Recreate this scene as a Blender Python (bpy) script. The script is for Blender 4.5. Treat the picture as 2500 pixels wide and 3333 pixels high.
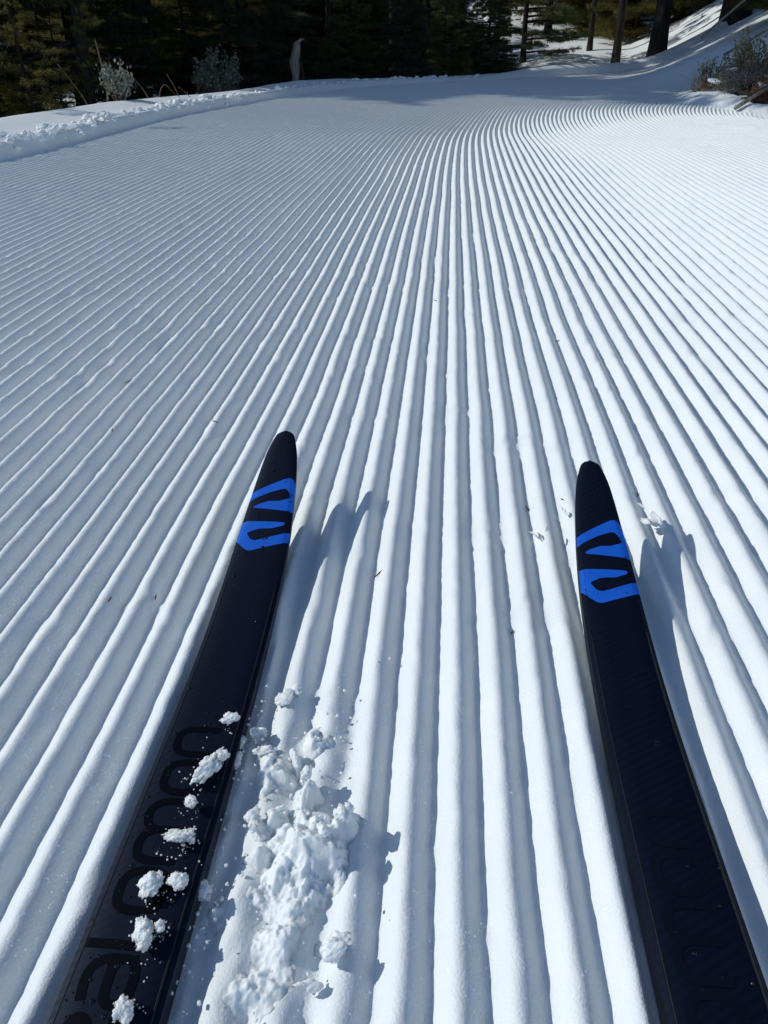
import bpy, math, random
import numpy as np
from mathutils import Vector, Matrix
from mathutils.geometry import tessellate_polygon

for o in list(bpy.data.objects):
    bpy.data.objects.remove(o, do_unlink=True)
S = bpy.context.scene
C = S.collection
R = math.radians
random.seed(7)
RNG = np.random.default_rng(11)

# ------------------------------------------------------------------ camera
CAM_H = 0.41
cam = bpy.data.cameras.new('camera')
cam.sensor_fit = 'VERTICAL'
cam.sensor_height = 34.6
cam.lens = 26.0
cam.clip_start = 0.01
cam.clip_end = 400.0
camo = bpy.data.objects.new('camera', cam)
C.objects.link(camo)
camo.location = (0, 0, CAM_H)
camo.rotation_euler = (R(90 - 31.44), 0, 0)
S.camera = camo

# ------------------------------------------------------------------ light
SUN_DIR = Vector((-0.985, 0.155, 0)).normalized()          # horizontal direction towards the sun
SUN_EL = R(35.0)
w = bpy.data.worlds.new('World')
S.world = w
w.use_nodes = True
nt = w.node_tree
nt.nodes.clear()
out = nt.nodes.new('ShaderNodeOutputWorld')
bg = nt.nodes.new('ShaderNodeBackground')
sky = nt.nodes.new('ShaderNodeTexSky')
sky.sky_type = 'NISHITA'
sky.sun_disc = False
sky.sun_elevation = SUN_EL
sky.sun_rotation = math.atan2(SUN_DIR.x, SUN_DIR.y)
sky.altitude = 2000
sky.air_density = 1.0
sky.dust_density = 0.4
sky.ozone_density = 1.2
bg.inputs['Strength'].default_value = 0.115
nt.links.new(sky.outputs[0], bg.inputs[0])
nt.links.new(bg.outputs[0], out.inputs[0])
sl = bpy.data.lights.new('sun', 'SUN')
sl.energy = 2.38
sl.angle = R(0.53)
sl.color = (1.0, 0.985, 0.935)
so = bpy.data.objects.new('sun', sl)
C.objects.link(so)
sv = Vector((SUN_DIR.x * math.cos(SUN_EL), SUN_DIR.y * math.cos(SUN_EL), math.sin(SUN_EL)))
so.rotation_euler = sv.to_track_quat('Z', 'Y').to_euler()
so.location = sv * 30
S.view_settings.view_transform = 'Standard'
S.view_settings.look = 'None'
S.view_settings.gamma = 1.0
S.view_settings.exposure = 0.21
S.cycles.use_denoising = True
S.cycles.max_bounces = 8
S.cycles.diffuse_bounces = 3

# ------------------------------------------------------------------ helpers
def vnoise(x, y, z=None, seed=0):
    """smooth value noise in [-1,1], vectorised"""
    x = np.asarray(x, float); y = np.asarray(y, float)
    z = np.zeros_like(x) if z is None else np.asarray(z, float)
    xi = np.floor(x).astype(np.int64); yi = np.floor(y).astype(np.int64); zi = np.floor(z).astype(np.int64)
    fx = x - xi; fy = y - yi; fz = z - zi
    fx = fx*fx*(3-2*fx); fy = fy*fy*(3-2*fy); fz = fz*fz*(3-2*fz)
    def h(a, b, c):
        n = (a*374761393 + b*668265263 + c*2147483647*3 + seed*974634777) & 0xFFFFFFFF
        n = ((n ^ (n >> 13)) * 1274126177) & 0xFFFFFFFF
        n = (n ^ (n >> 16)) * 2246822519 & 0xFFFFFFFF
        n = n ^ (n >> 15)
        return (n & 0xFFFFFF) / float(0x7FFFFF) - 1.0
    r = 0
    for dz in (0, 1):
        wz = fz if dz else 1-fz
        if dz and not np.any(fz): break
        for dy in (0, 1):
            wy = fy if dy else 1-fy
            for dx in (0, 1):
                wx = fx if dx else 1-fx
                r = r + h(xi+dx, yi+dy, zi+dz)*wx*wy*wz
    return r

def fbm(x, y, z=None, oct=3, seed=0):
    r = 0; a = 1.0; t = 0
    for i in range(oct):
        k = 2.03**i
        r = r + a*vnoise(np.asarray(x)*k+i*7.3, np.asarray(y)*k-i*3.1, None if z is None else np.asarray(z)*k, seed+i*17)
        t += a; a *= .5
    return r/t

def sstep(a, b, x):
    t = np.clip((x-a)/(b-a), 0, 1)
    return t*t*(3-2*t)

def new_mesh(name, V, F, smooth=True):
    """V (n,3); F (m,3|4) array or list of tuples"""
    me = bpy.data.meshes.new(name)
    V = np.asarray(V, np.float32)
    if isinstance(F, np.ndarray):
        n, k = F.shape
        me.vertices.add(len(V)); me.vertices.foreach_set('co', V.ravel())
        me.loops.add(n*k); me.loops.foreach_set('vertex_index', F.astype(np.int32).ravel())
        me.polygons.add(n)
        me.polygons.foreach_set('loop_start', np.arange(0, n*k, k, dtype=np.int32))
        me.update(calc_edges=True)
    else:
        me.from_pydata([tuple(map(float, v)) for v in V], [], [tuple(map(int, f)) for f in F])
    if smooth:
        me.polygons.foreach_set('use_smooth', np.ones(len(me.polygons), bool))
    me.update()
    return me

def link(name, me, mat=None, parent=None, loc=None, rot=None):
    o = bpy.data.objects.new(name, me)
    C.objects.link(o)
    if mat is not None and me is not None and not me.materials:
        me.materials.append(mat)
    if parent is not None: o.parent = parent
    if loc is not None: o.location = loc
    if rot is not None: o.rotation_euler = rot
    return o

def tag(o, label=None, cat=None, group=None, kind=None):
    if label: o['label'] = label
    if cat: o['category'] = cat
    if group: o['group'] = group
    if kind: o['kind'] = kind
    return o

def empty(name, loc=(0, 0, 0), rot=(0, 0, 0)):
    o = bpy.data.objects.new(name, None)
    o.empty_display_size = .1
    C.objects.link(o); o.location = loc; o.rotation_euler = rot
    return o

class MB:
    def __init__(s): s.V = []; s.F = []; s.n = 0
    def add(s, V, F):
        V = np.asarray(V, float)
        s.V.append(V); s.F.extend([tuple(i+s.n for i in f) for f in F]); s.n += len(V)
    def tube(s, pts, radii, k=6, cap=True):
        pts = [Vector(p) for p in pts]; n = len(pts)
        if not hasattr(radii, '__len__'): radii = [radii]*n
        V = []; F = []
        up = Vector((0.13, 0.21, 0.97))
        for i, p in enumerate(pts):
            d = (pts[min(i+1, n-1)] - pts[max(i-1, 0)]).normalized()
            a = d.cross(up)
            if a.length < 1e-3: a = d.cross(Vector((1, 0, 0)))
            a.normalize(); b = d.cross(a)
            for j in range(k):
                t = 2*math.pi*j/k
                V.append(p + (a*math.cos(t) + b*math.sin(t))*radii[i])
        for i in range(n-1):
            for j in range(k):
                F.append((i*k+j, i*k+(j+1) % k, (i+1)*k+(j+1) % k, (i+1)*k+j))
        if cap:
            F.append(tuple(range(k-1, -1, -1))); F.append(tuple((n-1)*k+j for j in range(k)))
        s.add([tuple(v) for v in V], F)
    def mesh(s, name, smooth=True):
        return new_mesh(name, np.concatenate(s.V), s.F, smooth)

# ------------------------------------------------------------------ materials
def mat(name):
    m = bpy.data.materials.new(name); m.use_nodes = True
    t = m.node_tree
    b = t.nodes['Principled BSDF']
    return m, t, b
def nd(t, kind, **kw):
    n = t.nodes.new(kind)
    for k, v in kw.items():
        if k in n.inputs.keys(): n.inputs[k].default_value = v
        else: setattr(n, k, v)
    return n

def snow_mat(name, grain=560., bump=.5, sss=False, sparkle=True):
    m, t, b = mat(name)
    tc = nd(t, 'ShaderNodeTexCoord')
    n1 = nd(t, 'ShaderNodeTexNoise', Scale=grain, Detail=3.0, Roughness=.65)
    n2 = nd(t, 'ShaderNodeTexNoise', Scale=14., Detail=2.0)
    t.links.new(tc.outputs['Object'], n1.inputs['Vector']); t.links.new(tc.outputs['Object'], n2.inputs['Vector'])
    cr = nd(t, 'ShaderNodeValToRGB')
    cr.color_ramp.elements[0].position = .3; cr.color_ramp.elements[0].color = (.805, .852, .848, 1)
    cr.color_ramp.elements[1].position = .7; cr.color_ramp.elements[1].color = (.85, .888, .876, 1)
    t.links.new(n2.outputs[0], cr.inputs[0]); t.links.new(cr.outputs[0], b.inputs['Base Color'])
    bp = nd(t, 'ShaderNodeBump', Strength=bump, Distance=.0011)
    t.links.new(n1.outputs[0], bp.inputs['Height'])
    t.links.new(bp.outputs[0], b.inputs['Normal'])
    b.inputs['Roughness'].default_value = .55
    b.inputs['Specular IOR Level'].default_value = .25
    if sss:
        b.inputs['Subsurface Weight'].default_value = .9
        b.inputs['Subsurface Radius'].default_value = (1.0, 1.1, 1.25)
        b.inputs['Subsurface Scale'].default_value = .0035
    if sparkle:                                            # ice crystals: a few cells that mirror the sun
        sn = nd(t, 'ShaderNodeVectorMath', operation='SNAP'); sn.inputs[1].default_value = (.0009, .0009, .0009)
        t.links.new(tc.outputs['Object'], sn.inputs[0])
        vo = nd(t, 'ShaderNodeTexWhiteNoise', noise_dimensions='3D'); t.links.new(sn.outputs[0], vo.inputs['Vector'])
        gt = nd(t, 'ShaderNodeMath', operation='GREATER_THAN'); gt.inputs[1].default_value = .975
        t.links.new(vo.outputs['Value'], gt.inputs[0])
        sub = nd(t, 'ShaderNodeVectorMath', operation='SUBTRACT'); sub.inputs[1].default_value = (.5, .5, .5)
        t.links.new(vo.outputs['Color'], sub.inputs[0])
        sc = nd(t, 'ShaderNodeVectorMath', operation='SCALE'); sc.inputs['Scale'].default_value = 1.6
        t.links.new(sub.outputs[0], sc.inputs[0])
        ge = nd(t, 'ShaderNodeNewGeometry')
        ad = nd(t, 'ShaderNodeVectorMath', operation='ADD'); t.links.new(ge.outputs['Normal'], ad.inputs[0]); t.links.new(sc.outputs[0], ad.inputs[1])
        no = nd(t, 'ShaderNodeVectorMath', operation='NORMALIZE'); t.links.new(ad.outputs[0], no.inputs[0])
        gl = nd(t, 'ShaderNodeBsdfGlossy'); gl.inputs['Roughness'].default_value = .16
        t.links.new(no.outputs[0], gl.inputs['Normal'])
        k = nd(t, 'ShaderNodeMath', operation='MULTIPLY'); k.inputs[1].default_value = .22
        t.links.new(gt.outputs[0], k.inputs[0]); t.links.new(k.outputs[0], gl.inputs['Color'])
        mx = nd(t, 'ShaderNodeAddShader')
        t.links.new(b.outputs[0], mx.inputs[0]); t.links.new(gl.outputs[0], mx.inputs[1])
        t.links.new(mx.outputs[0], t.nodes['Material Output'].inputs[0])
    return m

def noise_mat(name, c1, c2, scale=20., rough=.8, bump=0., dist=.01, detail=4., spec=.2, stretch=None, trans=0.):
    m, t, b = mat(name)
    tc = nd(t, 'ShaderNodeTexCoord')
    src = tc.outputs['Object']
    if stretch:
        mp = nd(t, 'ShaderNodeMapping'); mp.inputs['Scale'].default_value = stretch
        t.links.new(src, mp.inputs[0]); src = mp.outputs[0]
    n = nd(t, 'ShaderNodeTexNoise', Scale=scale, Detail=detail)
    t.links.new(src, n.inputs['Vector'])
    cr = nd(t, 'ShaderNodeValToRGB')
    cr.color_ramp.elements[0].position = .32; cr.color_ramp.elements[0].color = (*c1, 1)
    cr.color_ramp.elements[1].position = .68; cr.color_ramp.elements[1].color = (*c2, 1)
    t.links.new(n.outputs[0], cr.inputs[0]); t.links.new(cr.outputs[0], b.inputs['Base Color'])
    b.inputs['Roughness'].default_value = rough
    b.inputs['Specular IOR Level'].default_value = spec
    if trans:
        tr_ = nd(t, 'ShaderNodeBsdfTranslucent'); hs = nd(t, 'ShaderNodeHueSaturation', Value=1.6, Saturation=1.1); hs.inputs['Hue'].default_value = .485
        t.links.new(cr.outputs[0], hs.inputs['Color']); t.links.new(hs.outputs[0], tr_.inputs['Color'])
        mx = nd(t, 'ShaderNodeMixShader'); mx.inputs[0].default_value = trans
        t.links.new(b.outputs[0], mx.inputs[1]); t.links.new(tr_.outputs[0], mx.inputs[2])
        t.links.new(mx.outputs[0], t.nodes['Material Output'].inputs[0])
    if bump:
        bp = nd(t, 'ShaderNodeBump', Strength=bump, Distance=dist)
        t.links.new(n.outputs[0], bp.inputs['Height']); t.links.new(bp.outputs[0], b.inputs['Normal'])
    return m

M_SNOW = snow_mat('groomed_snow')
M_CLUMP = snow_mat('loose_snow', grain=420., bump=.5, sss=True, sparkle=False)
M_BARK = noise_mat('bark', (.018, .014, .011), (.06, .048, .038), 9., .9, .9, .02, stretch=(3, 3, .6))
M_BARKD = noise_mat('dark_bark', (.012, .010, .009), (.04, .033, .028), 9., .95, .9, .02, stretch=(3, 3, .6))
M_DEAD = noise_mat('weathered_wood', (.16, .13, .10), (.34, .30, .25), 14., .85, .7, .006, stretch=(4, 4, .5))
M_TWIG = noise_mat('dry_twig', (.11, .07, .04), (.27, .185, .11), 30., .85)
M_FOL = [noise_mat('fir_needles', (.04, .055, .022), (.11, .12, .05), 1.6, .6, spec=.3, trans=.45),
         noise_mat('pine_needles_olive', (.06, .062, .018), (.14, .13, .04), 1.5, .6, spec=.3, trans=.45),
         noise_mat('spruce_needles', (.03, .046, .028), (.08, .10, .058), 1.6, .6, spec=.3, trans=.45)]
M_SAGE = noise_mat('sagebrush_leaf', (.17, .18, .14), (.38, .39, .33), 9., .8)
M_SAGEO = noise_mat('sagebrush_olive_leaf', (.19, .165, .085), (.42, .37, .21), 9., .8)
M_DUFF = noise_mat('red_brown_litter', (.03, .014, .009), (.10, .05, .03), 26., .95, .8, .02)
M_NEEDLE = noise_mat('dry_needle', (.06, .02, .01), (.14, .05, .02), 60., .7)

def ground_mat():
    m, t, b = mat('forest_floor')
    tc = nd(t, 'ShaderNodeTexCoord')
    at = nd(t, 'ShaderNodeAttribute'); at.attribute_name = 'duff'
    n = nd(t, 'ShaderNodeTexNoise', Scale=2.6, Detail=6.0, Roughness=.62)
    t.links.new(tc.outputs['Object'], n.inputs['Vector'])
    a = nd(t, 'ShaderNodeMath', operation='ADD'); t.links.new(at.outputs['Fac'], a.inputs[0]); t.links.new(n.outputs[0], a.inputs[1])
    cr = nd(t, 'ShaderNodeValToRGB')
    cr.color_ramp.elements[0].position = .98; cr.color_ramp.elements[0].color = (0, 0, 0, 1)
    cr.color_ramp.elements[1].position = 1.03; cr.color_ramp.elements[1].color = (1, 1, 1, 1)
    t.links.new(a.outputs[0], cr.inputs[0])
    n3 = nd(t, 'ShaderNodeTexNoise', Scale=30., Detail=5.0)
    t.links.new(tc.outputs['Object'], n3.inputs['Vector'])
    c3 = nd(t, 'ShaderNodeValToRGB')
    c3.color_ramp.elements[0].color = (.012, .010, .006, 1); c3.color_ramp.elements[1].color = (.075, .055, .033, 1)
    t.links.new(n3.outputs[0], c3.inputs[0])
    mx = nd(t, 'ShaderNodeMix', data_type='RGBA')
    t.links.new(cr.outputs[0], mx.inputs[0]); mx.inputs[6].default_value = (.825, .855, .85, 1); t.links.new(c3.outputs[0], mx.inputs[7])
    t.links.new(mx.outputs[2], b.inputs['Base Color'])
    b.inputs['Roughness'].default_value = .8
    bp = nd(t, 'ShaderNodeBump', Strength=.5, Distance=.02)
    t.links.new(n3.outputs[0], bp.inputs['Height']); t.links.new(bp.outputs[0], b.inputs['Normal'])
    return m
M_GROUND = ground_mat()

# ------------------------------------------------------------------ trail centre line and terrain
DS = .02
s_ax = np.arange(-6, 40, DS)
head = np.interp(s_ax, [-6, 2.6, 4.4, 6.0, 6.8, 7.6, 8.6, 10, 13, 18, 40], np.radians([4.49, 4.49, 6.2, 9.5, 14, 30, 47, 56, 60, 60, 60]))
k = np.ones(61)/61
head = np.convolve(np.pad(head, 30, mode='edge'), k, 'valid')
cxs = np.cumsum(np.sin(head))*DS; cys = np.cumsum(np.cos(head))*DS
i0 = np.argmin(abs(s_ax))
cxs += .40 - cxs[i0]; cys += 0. - cys[i0]
zprof = np.interp(s_ax, [-6, 6.5, 7.2, 8.2, 9.2, 10.2, 11.3, 12.5, 14, 40], [0, 0, .0, .006, .022, .03, .03, .03, .0, .0])
zdip = np.interp(s_ax, [-6, 3.0, 4.2, 5.2, 6.0, 6.5, 7.0, 7.5, 40], [0, 0, -.014, -.038, -.056, -.050, -.025, 0, 0])
zdip = np.convolve(np.pad(zdip, 15, mode='edge'), np.ones(31)/31, 'valid')
def ur(s): return np.interp(s, [-6, 6.0, 6.8, 7.6, 8.4, 9.5, 11, 40], [1.72, 1.72, 1.5, 1.05, .75, .5, .3, .3])
zprof = np.convolve(np.pad(zprof, 20, mode='edge'), np.ones(41)/41, 'valid')
UL, UR = -2.18, 1.72
LAM = .0299
U0 = -.3785

def to_su(X, Y):
    X = np.asarray(X, float).ravel(); Y = np.asarray(Y, float).ravel()
    st = 10
    px, py = cxs[::st], cys[::st]
    idx = np.empty(len(X), np.int64)
    for a in range(0, len(X), 20000):
        d = (X[a:a+20000, None]-px)**2 + (Y[a:a+20000, None]-py)**2
        idx[a:a+20000] = d.argmin(1)*st
    h = head[idx]; dx = X-cxs[idx]; dy = Y-cys[idx]
    s = s_ax[idx] + dx*np.sin(h) + dy*np.cos(h)
    h = np.interp(s, s_ax, head); cx = np.interp(s, s_ax, cxs); cy = np.interp(s, s_ax, cys)
    u = (X-cx)*np.cos(h) - (Y-cy)*np.sin(h)
    return s, u

def from_su(s, u):
    h = np.interp(s, s_ax, head)
    return np.interp(s, s_ax, cxs) + u*np.cos(h), np.interp(s, s_ax, cys) - u*np.sin(h)

def macro(s, u, X, Y):
    """terrain height without ridges"""
    z = np.interp(s, s_ax, zprof) + np.interp(s, s_ax, zdip)*sstep(-2.3, .2, u)
    UR = ur(s)
    near = 1 - sstep(6.8, 8.2, s)
    # gentle undulation of the groomed surface
    z = z + .006*np.sin(s*2.1+u*1.3)*sstep(2.2, 3.4, s) + .004*np.sin(u*3.1+s*.9)*sstep(2.2, 3.4, s)
    # right of the bend the groomed snow runs up the hillside like the wall of a half-pipe
    q_ = (X-(2.72+.26*(Y-9)))/.20
    wall = .20*np.log1p(np.exp(np.clip(q_, -30, 30)))+np.where(q_ > 30, (q_-30)*.20, 0)
    z = z + .50*np.minimum(wall, 1.6)*sstep(7.7, 9.0, Y)*sstep(6.5, 8.0, s)
    # left bank
    e = UL - u
    bh = np.interp(s, [-6, 5.0, 7.2, 8.2, 9.0, 9.8, 40], [.058, .058, .060, .050, .034, .05, .05])
    bank = bh*sstep(-.012, .055, e) + .026*sstep(.14, .55, e)*near + .03*np.exp(-((s-7.6)/.55)**2)*sstep(.15, .4, e)
    z = z + np.where(e > -.05, bank, 0)
    edge = .50 - .22*sstep(3.5, 7, s)
    d = np.maximum(e-edge, 0)
    fall = (1.0*near + .13*(1-near))
    z = z - fall*(3.4*(1-np.exp(-d/3.2)) + .10*d)*sstep(0, .35, d)
    z = z + .07*sstep(9.2, 10.4, s)*np.exp(-((e-.14)/.12)**2)
    # right bank
    e2 = u - UR
    off_ = np.interp(s, [6.5, 8.2, 10], [.3, 1.15, .3])
    z = z + np.where(e2 > -.05, .05*sstep(0, .25, e2), 0) + .24*np.maximum(e2-off_, 0)/(1+.03*np.maximum(e2-off_, 0))*sstep(2, 6, s)
    z = z + .125*np.maximum(Y-12.9, 0)*sstep(.8, 3.0, X)*(1-sstep(22, 30, Y))
    # far forested hillside closes the view
    r = np.hypot(X-2, Y-4)
    z = z + .30*np.maximum(r-17, 0)**1.05*(1-.75*sstep(4, 14, X-.25*Y))
    return z

def ridge(ph):
    c = .5+.5*np.cos(2*np.pi*ph)
    return c**.82

def ski_clip(X, Y, z): return z

# ski axes: X = x0 + m*Y ; tips at Yt
SKIS = dict(left=dict(x0=-.1445, m=.062, Yt=.716), right=dict(x0=.148, m=.073, Yt=.650))
SKI_BASE = -.0005

MOUNDS = []
def trail_height(s, u, X, Y):
    z = macro(s, u, X, Y)
    UR = ur(s)
    w1 = .0015*vnoise(s*3.1, u*5, seed=3) + .0008*vnoise(s*9., u*14, seed=4)
    jog = np.zeros_like(s)
    # tiller marks: small transverse jogs
    t = s/.34 + .05*np.sin(u*2.3)
    ft = t-np.floor(t)
    jit = vnoise(np.floor(t)*3.7, u*1.2, seed=9)
    jog = .0016*jit*np.exp(-((ft-.5)/.10)**2)
    ph = (u - U0 + w1 + jog)/LAM
    amp = .0126*(1+.12*vnoise(s*2.3, u*7, seed=5)) + (.0014+.0026*sstep(1.8, 3.0, s))*jit*np.exp(-((ft-.5)/.09)**2)
    brk = vnoise(s*26+.5*np.sin(u*90), u*36, seed=15)
    amp = amp*(1-.30*sstep(.45, .9, brk)) + .0016*sstep(.5, .95, vnoise(s*48, u*44, seed=16))*(1-sstep(2.5, 4, s))
    inside = sstep(UL-.01, UL+.05, u)*(1-sstep(UR-.06, UR+.10, u))
    amp = amp*inside*(1-.35*sstep(8.5, 12, s))
    # disturbed snow beside the left ski
    du = X-(-.004+.062*Y-.02)
    dist = np.exp(-(((X+.055-.10*(Y-.33))/.042)**2)**1.5)*sstep(.08, .16, Y)*(1-sstep(.36, .47, Y))
    rid = amp*(ridge(ph)-.5)
    rub = .005*fbm(X*60, Y*60, oct=4, seed=31)
    zz = z + rid*(1-.55*dist) + dist*rub
    rg = 1-np.abs(fbm(X*75+Y*20, Y*75, oct=4, seed=33))*1.6
    for (mx_, my_, rx_, ry_, h_) in MOUNDS:
        q_ = ((X-mx_)/rx_)**2 + ((Y-my_)/ry_)**2
        q_ = q_*(1+.5*fbm(X*45, Y*45, oct=2, seed=35))
        k_m = np.exp(-np.maximum(q_, 0)**1.7)
        zz = zz*(1-.8*k_m) + k_m*(h_*(.62+.38*rg)-.004)
    # fine roughness of the crests
    near = 1-sstep(1.6, 3.0, s)
    zz = zz + near*inside*(.0007*fbm(X*130, Y*130, oct=2, seed=41) + .0002*vnoise(X*400, Y*400, seed=45))
    # rough crest of the bank
    e = UL-u
    cr = np.exp(-((e-.10)/.055)**2)*(1-sstep(8.6, 9.6, s))
    lump = fbm(X*11, Y*11, oct=4, seed=51)
    zz = zz + cr*(.020*np.maximum(lump, -.3)+.010*np.abs(fbm(X*34, Y*34, oct=2, seed=57)))
    # crumbs spilled along the toe
    toe = np.exp(-((e+.10)/.08)**2)
    zz = zz + toe*.004*np.maximum(fbm(X*26, Y*26, oct=2, seed=61), 0)
    sh = sstep(.2, .35, e)*.008*fbm(X*2.2, Y*2.2, oct=2, seed=71)
    zz = zz + sh
    e2 = u-UR
    zz = zz + sstep(-.05, .12, e2)*.03*fbm(X*7, Y*7, oct=4, seed=81)
    # skis press the ridges flat
    for k_ in SKIS.values():
        d = (X-(k_['x0']+k_['m']*Y))
        hw = .029
        t_ = np.clip((k_['Yt']-Y)/.716, -1, 1)
        lift = np.where(Y > k_['Yt']-.34, .068*(np.clip((Y-(k_['Yt']-.34))/.34, 0, 2))**2.2, 0)
        lim = SKI_BASE - .0012 + lift + np.maximum(np.abs(d)-hw, 0)*1.6
        zz = np.where((Y < k_['Yt']+.05) & (np.abs(d) < .06), np.minimum(zz, lim), zz)
    return zz

# --- trail mesh: rows finer near, columns finer under the camera
rows = [-.9]
while rows[-1] < 17.5:
    y = rows[-1]
    st = .004 if .05 < y < .3 else 0.0032*(max(y, .25)**2+.168)/(.41*.77)*.44 if y >= .3 else .03
    st = max(st, .0042)
    st = min(st, .085)
    rows.append(y+st)
rows = np.array(rows)
def cols():
    c = []
    u = UL-.62
    while u < UR+.7:
        c.append(u)
        if u < UL-.22: u += .02
        elif u < UL+.02: u += .005
        elif -1.25 < u < .62: u += LAM/12
        elif u < UR+.02: u += LAM/(12 if u < 0 else 8)
        elif u < UR+.2: u += .012
        else: u += .03
    return np.array(c)
colu = cols()
ss, uu = np.meshgrid(rows, colu, indexing='ij')
ss = ss.ravel(); uu = uu.ravel()
X, Y = from_su(ss, uu)
Z = trail_height(ss, uu, X, Y)
rim = np.minimum(uu-colu[0], colu[-1]-uu)
Z = Z - .06*(1-sstep(0, .08, rim))
nr, nc = len(rows), len(colu)
ii = np.arange((nr-1)*nc).reshape(nr-1, nc)[:, :-1].ravel()
F = np.stack([ii, ii+1, ii+nc+1, ii+nc], 1)
trail = link('snow_trail', new_mesh('snow_trail', np.stack([X, Y, Z], 1), F), M_SNOW)
tag(trail, 'groomed white corduroy snow trail curving away to the right', None, None, 'structure')
print('trail quads', len(F))

# --- surrounding ground
def axis(c, half, n, fine):
    t = np.linspace(-1, 1, n)
    kk = np.arcsinh(half/fine)
    return c + fine*np.sinh(t*kk)
gx = axis(1.0, 75, 220, 6.0); gy = axis(8.0, 85, 220, 7.0)
GX, GY = np.meshgrid(gx, gy, indexing='ij')
gs, gu = to_su(GX, GY)
GXr, GYr = GX.ravel(), GY.ravel()
def ground_z(X, Y):
    X = np.atleast_1d(np.asarray(X, float)); Y = np.atleast_1d(np.asarray(Y, float))
    s, u = to_su(X, Y)
    z = macro(s, u, X, Y)
    off = np.maximum(UL-.7-u, u-UR-.7)
    return z + sstep(0, 1.2, off)*(.10*fbm(X*.9, Y*.9, oct=3, seed=91) + .03*fbm(X*4, Y*4, oct=2, seed=95))
GZ = ground_z(GXr, GYr)
ins = np.minimum(gu-(UL-.55), (UR+.62)-gu)
insd = (gs > -.85) & (gs < 17.3)
GZ = GZ - np.where(insd, .22*sstep(-.02, .25, ins), 0)
na, nb = len(gx), len(gy)
ii = (np.arange(na-1)[:, None]*nb + np.arange(nb-1)[None, :]).ravel()
F = np.stack([ii, ii+nb, ii+nb+1, ii+1], 1)
gme = new_mesh('ground', np.stack([GXr, GYr, GZ], 1), F)
duff = .62*sstep(.55, 1.3, UL-gu)*(1-.72*sstep(7.0, 9.0, gs)) + .10
duff = np.where(gu > UR, .16+.25*np.exp(-((GXr-3.0)/.8)**2-((GYr-6.4)/.7)**2), duff)
duff = np.where((UL-gu < .6) & (gu < UR), 0, duff)
rr = np.hypot(GXr-2, GYr-4)
duff = duff + .35*sstep(16, 24, rr)*(1-sstep(2, 9, GXr-.2*GYr))
at = gme.attributes.new('duff', 'FLOAT', 'POINT'); at.data.foreach_set('value', duff.astype(np.float32))
ground = link('ground', gme, M_GROUND)
tag(ground, 'snowy forest floor and hillside around the trail', None, None, 'structure')

def gz(x, y): return float(ground_z(x, y)[0])

# ------------------------------------------------------------------ skis
def ski_mats():
    m, t, b = mat('ski_top_sheet')
    tc = nd(t, 'ShaderNodeTexCoord')
    mp = nd(t, 'ShaderNodeMapping'); mp.inputs['Rotation'].default_value = (0, 0, R(-32))
    t.links.new(tc.outputs['Object'], mp.inputs[0])
    wv = nd(t, 'ShaderNodeTexWave', Scale=62., Distortion=1.2, Detail=2.0); wv.bands_direction = 'Y'
    t.links.new(mp.outputs[0], wv.inputs['Vector'])
    n = nd(t, 'ShaderNodeTexNoise', Scale=9., Detail=3.0); t.links.new(tc.outputs['Object'], n.inputs['Vector'])
    cr = nd(t, 'ShaderNodeValToRGB')
    cr.color_ramp.elements[0].color = (.0010, .0018, .0085, 1); cr.color_ramp.elements[1].color = (.0020, .0034, .014, 1)
    t.links.new(wv.outputs[0], cr.inputs[0]); t.links.new(cr.outputs[0], b.inputs['Base Color'])
    b.inputs['Specular IOR Level'].default_value = .25
    b.inputs['Specular Tint'].default_value = (.62, .80, 1.0, 1)
    rr_ = nd(t, 'ShaderNodeMapRange'); rr_.inputs['To Min'].default_value = .48; rr_.inputs['To Max'].default_value = .55
    t.links.new(n.outputs[0], rr_.inputs[0]); t.links.new(rr_.outputs[0], b.inputs['Roughness'])
    bp = nd(t, 'ShaderNodeBump', Strength=.16, Distance=.0004); t.links.new(wv.outputs[0], bp.inputs['Height'])
    n9 = nd(t, 'ShaderNodeTexNoise', Scale=900., Detail=2.0); t.links.new(tc.outputs['Object'], n9.inputs['Vector'])
    b2 = nd(t, 'ShaderNodeBump', Strength=.12, Distance=.0003); t.links.new(n9.outputs[0], b2.inputs['Height']); t.links.new(bp.outputs[0], b2.inputs['Normal'])
    t.links.new(b2.outputs[0], b.inputs['Normal'])
    side = noise_mat('ski_sidewall', (.003, .004, .007), (.006, .008, .012), 40., .45, spec=.3)
    base = noise_mat('ski_base', (.01, .01, .012), (.02, .02, .022), 40., .4)
    blue = noise_mat('ski_blue_print', (.008, .105, .56), (.010, .125, .63), 30., .42, spec=.35)
    let = noise_mat('ski_gloss_letter', (.0008, .0010, .004), (.0012, .0016, .005), 30., .42, spec=.10)
    drop, t, b = mat('water_drop')
    b.inputs['Base Color'].default_value = (.004, .005, .008, 1); b.inputs['Roughness'].default_value = .03
    b.inputs['Specular IOR Level'].default_value = .6
    return m, side, base, blue, let, drop
M_TOP, M_SIDE, M_BASE, M_BLUE, M_LET, M_DROP = ski_mats()
M_LETR = noise_mat('ski_faint_letter', (.0009, .0014, .008), (.0014, .0022, .011), 30., .5, spec=.22)
M_CHIP = noise_mat('scuffed_edge', (.10, .10, .11), (.25, .25, .26), 300., .5)

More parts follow.
